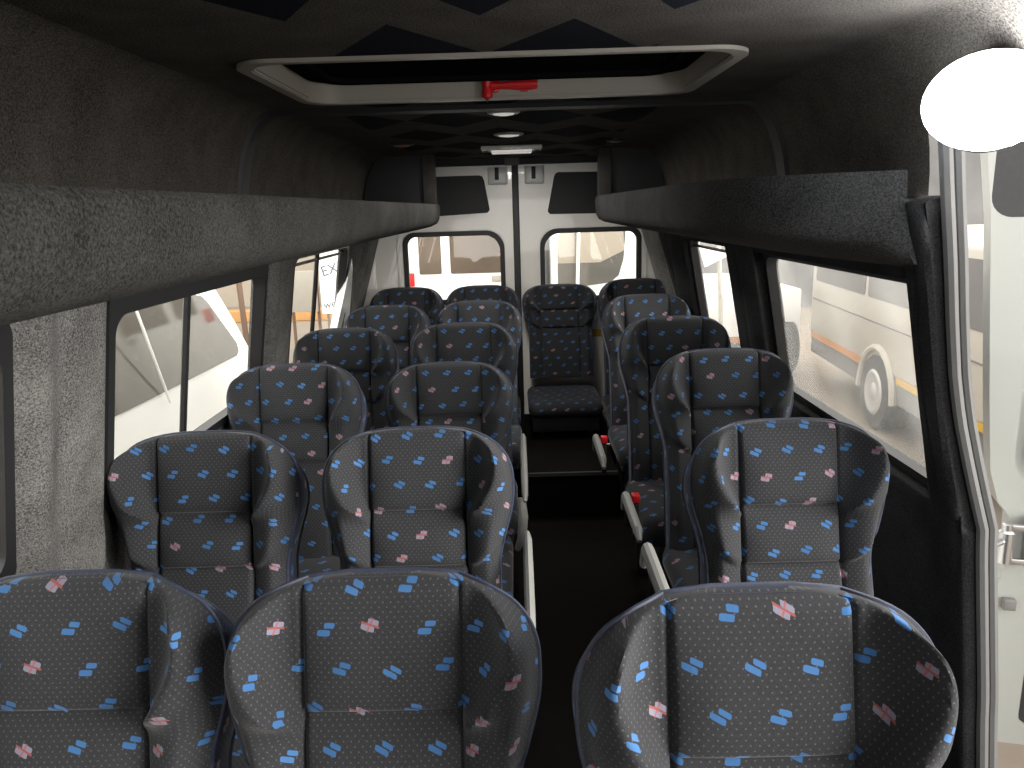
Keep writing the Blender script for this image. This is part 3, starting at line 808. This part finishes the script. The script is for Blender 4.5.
t = thing('sign', 'white sign with dark lettering seen at the edge of the rear left side window', 'sign', (-2.16, 9.0, GZ))
m = MB(); m.box(-.14, .22, -.02, .02, E(-1.16), E(-.42), .004); m.build('sign_board', 'boardw', t)
def lettering(txt, x, z, size, rot, parent):
    cu = bpy.data.curves.new('letters', 'FONT'); cu.body = txt; cu.size = size; cu.extrude = .002
    ob = bpy.data.objects.new('letters', cu); COL.objects.link(ob)
    dg = bpy.context.evaluated_depsgraph_get(); me = bpy.data.meshes.new_from_object(ob.evaluated_get(dg))
    bpy.data.objects.remove(ob); o = bpy.data.objects.new('lettering', me); COL.objects.link(o); me.materials.append(MAT['text'])
    o.parent = parent; o.location = (x, -.023, z); o.rotation_euler = (R(90), R(-rot), 0)
lettering('EXP', -.10, E(-.72), .17, 14, t); lettering('we', -.11, E(-1.10), .13, 10, t)
for s in (-1, 1):
    m = MB(); m.box(.04+s*.12-.015, .04+s*.12+.015, .021, .05, 0, E(-1.0), .003); m.build('leg', 'brown', t)
t = thing('timber_post', 'dark brown post leaning beyond the end of the white people carrier', 'post', (-4.1, 11.4, GZ))
m = MB(); m.tube([(0, 0, 0), (-.02, 0, .8), (-.04, 0, 1.75)], .045, 8); m.build('post', 'brown', t)

# ------------------------------------------------------------------ camera
roll = R(1.7); f = 760.0; W, H = 1024, 768
a, b = 513-512, 384-208
va = a*cos(roll)+b*sin(roll); vb = -a*sin(roll)+b*cos(roll)
pit = math.atan2(vb, math.hypot(f, va)); yaw = math.atan2(va, f)
Fv = Vector((-sin(yaw)*cos(pit), cos(yaw)*cos(pit), -sin(pit))); Rv = Vector((cos(yaw), sin(yaw), 0)); Uv = Vector((-sin(yaw)*sin(pit), cos(yaw)*sin(pit), cos(pit)))
# roll about the view axis
R2 = Rv*cos(roll)-Uv*sin(roll); U2 = Rv*sin(roll)+Uv*cos(roll)
cam = bpy.data.cameras.new('camera'); co = bpy.data.objects.new('camera', cam); COL.objects.link(co)
mw = Matrix((R2, U2, -Fv)).transposed().to_4x4(); mw.translation = (0, 0, ZE); co.matrix_world = mw
cam.sensor_width = 36; cam.lens = f/W*36; cam.clip_start = .02; cam.clip_end = 200
SC.camera = co

# ------------------------------------------------------------------ light
w = bpy.data.worlds.new('sky'); SC.world = w; w.use_nodes = True
nt = w.node_tree; bg = nt.nodes['Background']
bg.inputs[0].default_value = (1.0, .97, .93, 1); bg.inputs[1].default_value = 2.6
sun = bpy.data.lights.new('hazy_sun', 'SUN'); sun.energy = 6.5; sun.angle = R(40); sun.color = (1, .96, .9)
so = bpy.data.objects.new('hazy_sun', sun); COL.objects.link(so)
so.rotation_euler = Vector((-.82, .46, -.25)).to_track_quat('-Z', 'Y').to_euler()

# fill lights added under nearly unlit ceiling lamps to brighten rear rows and doors
for nm, x, y, z, sx, sy, p in (('spot_fill', -.022, 2.54, CZ-.02, .08, .08, 3.0), ('spot_fill', -.01, 3.28, CZ-.02, .10, .10, 3.5), ('ceiling_lamp_fill', 0, 3.95, CZ-.04, .20, .11, 6.0)):
    l = bpy.data.lights.new(nm, 'AREA'); l.shape = 'RECTANGLE'; l.size = sx; l.size_y = sy; l.energy = p; l.color = (1, .96, .90)
    q = bpy.data.objects.new(nm, l); COL.objects.link(q); q.location = (x, y, z+ZE)

vs = SC.view_settings; vs.view_transform = 'Standard'; vs.look = 'None'; vs.gamma = 1; vs.use_curve_mapping = False; vs.exposure = .35
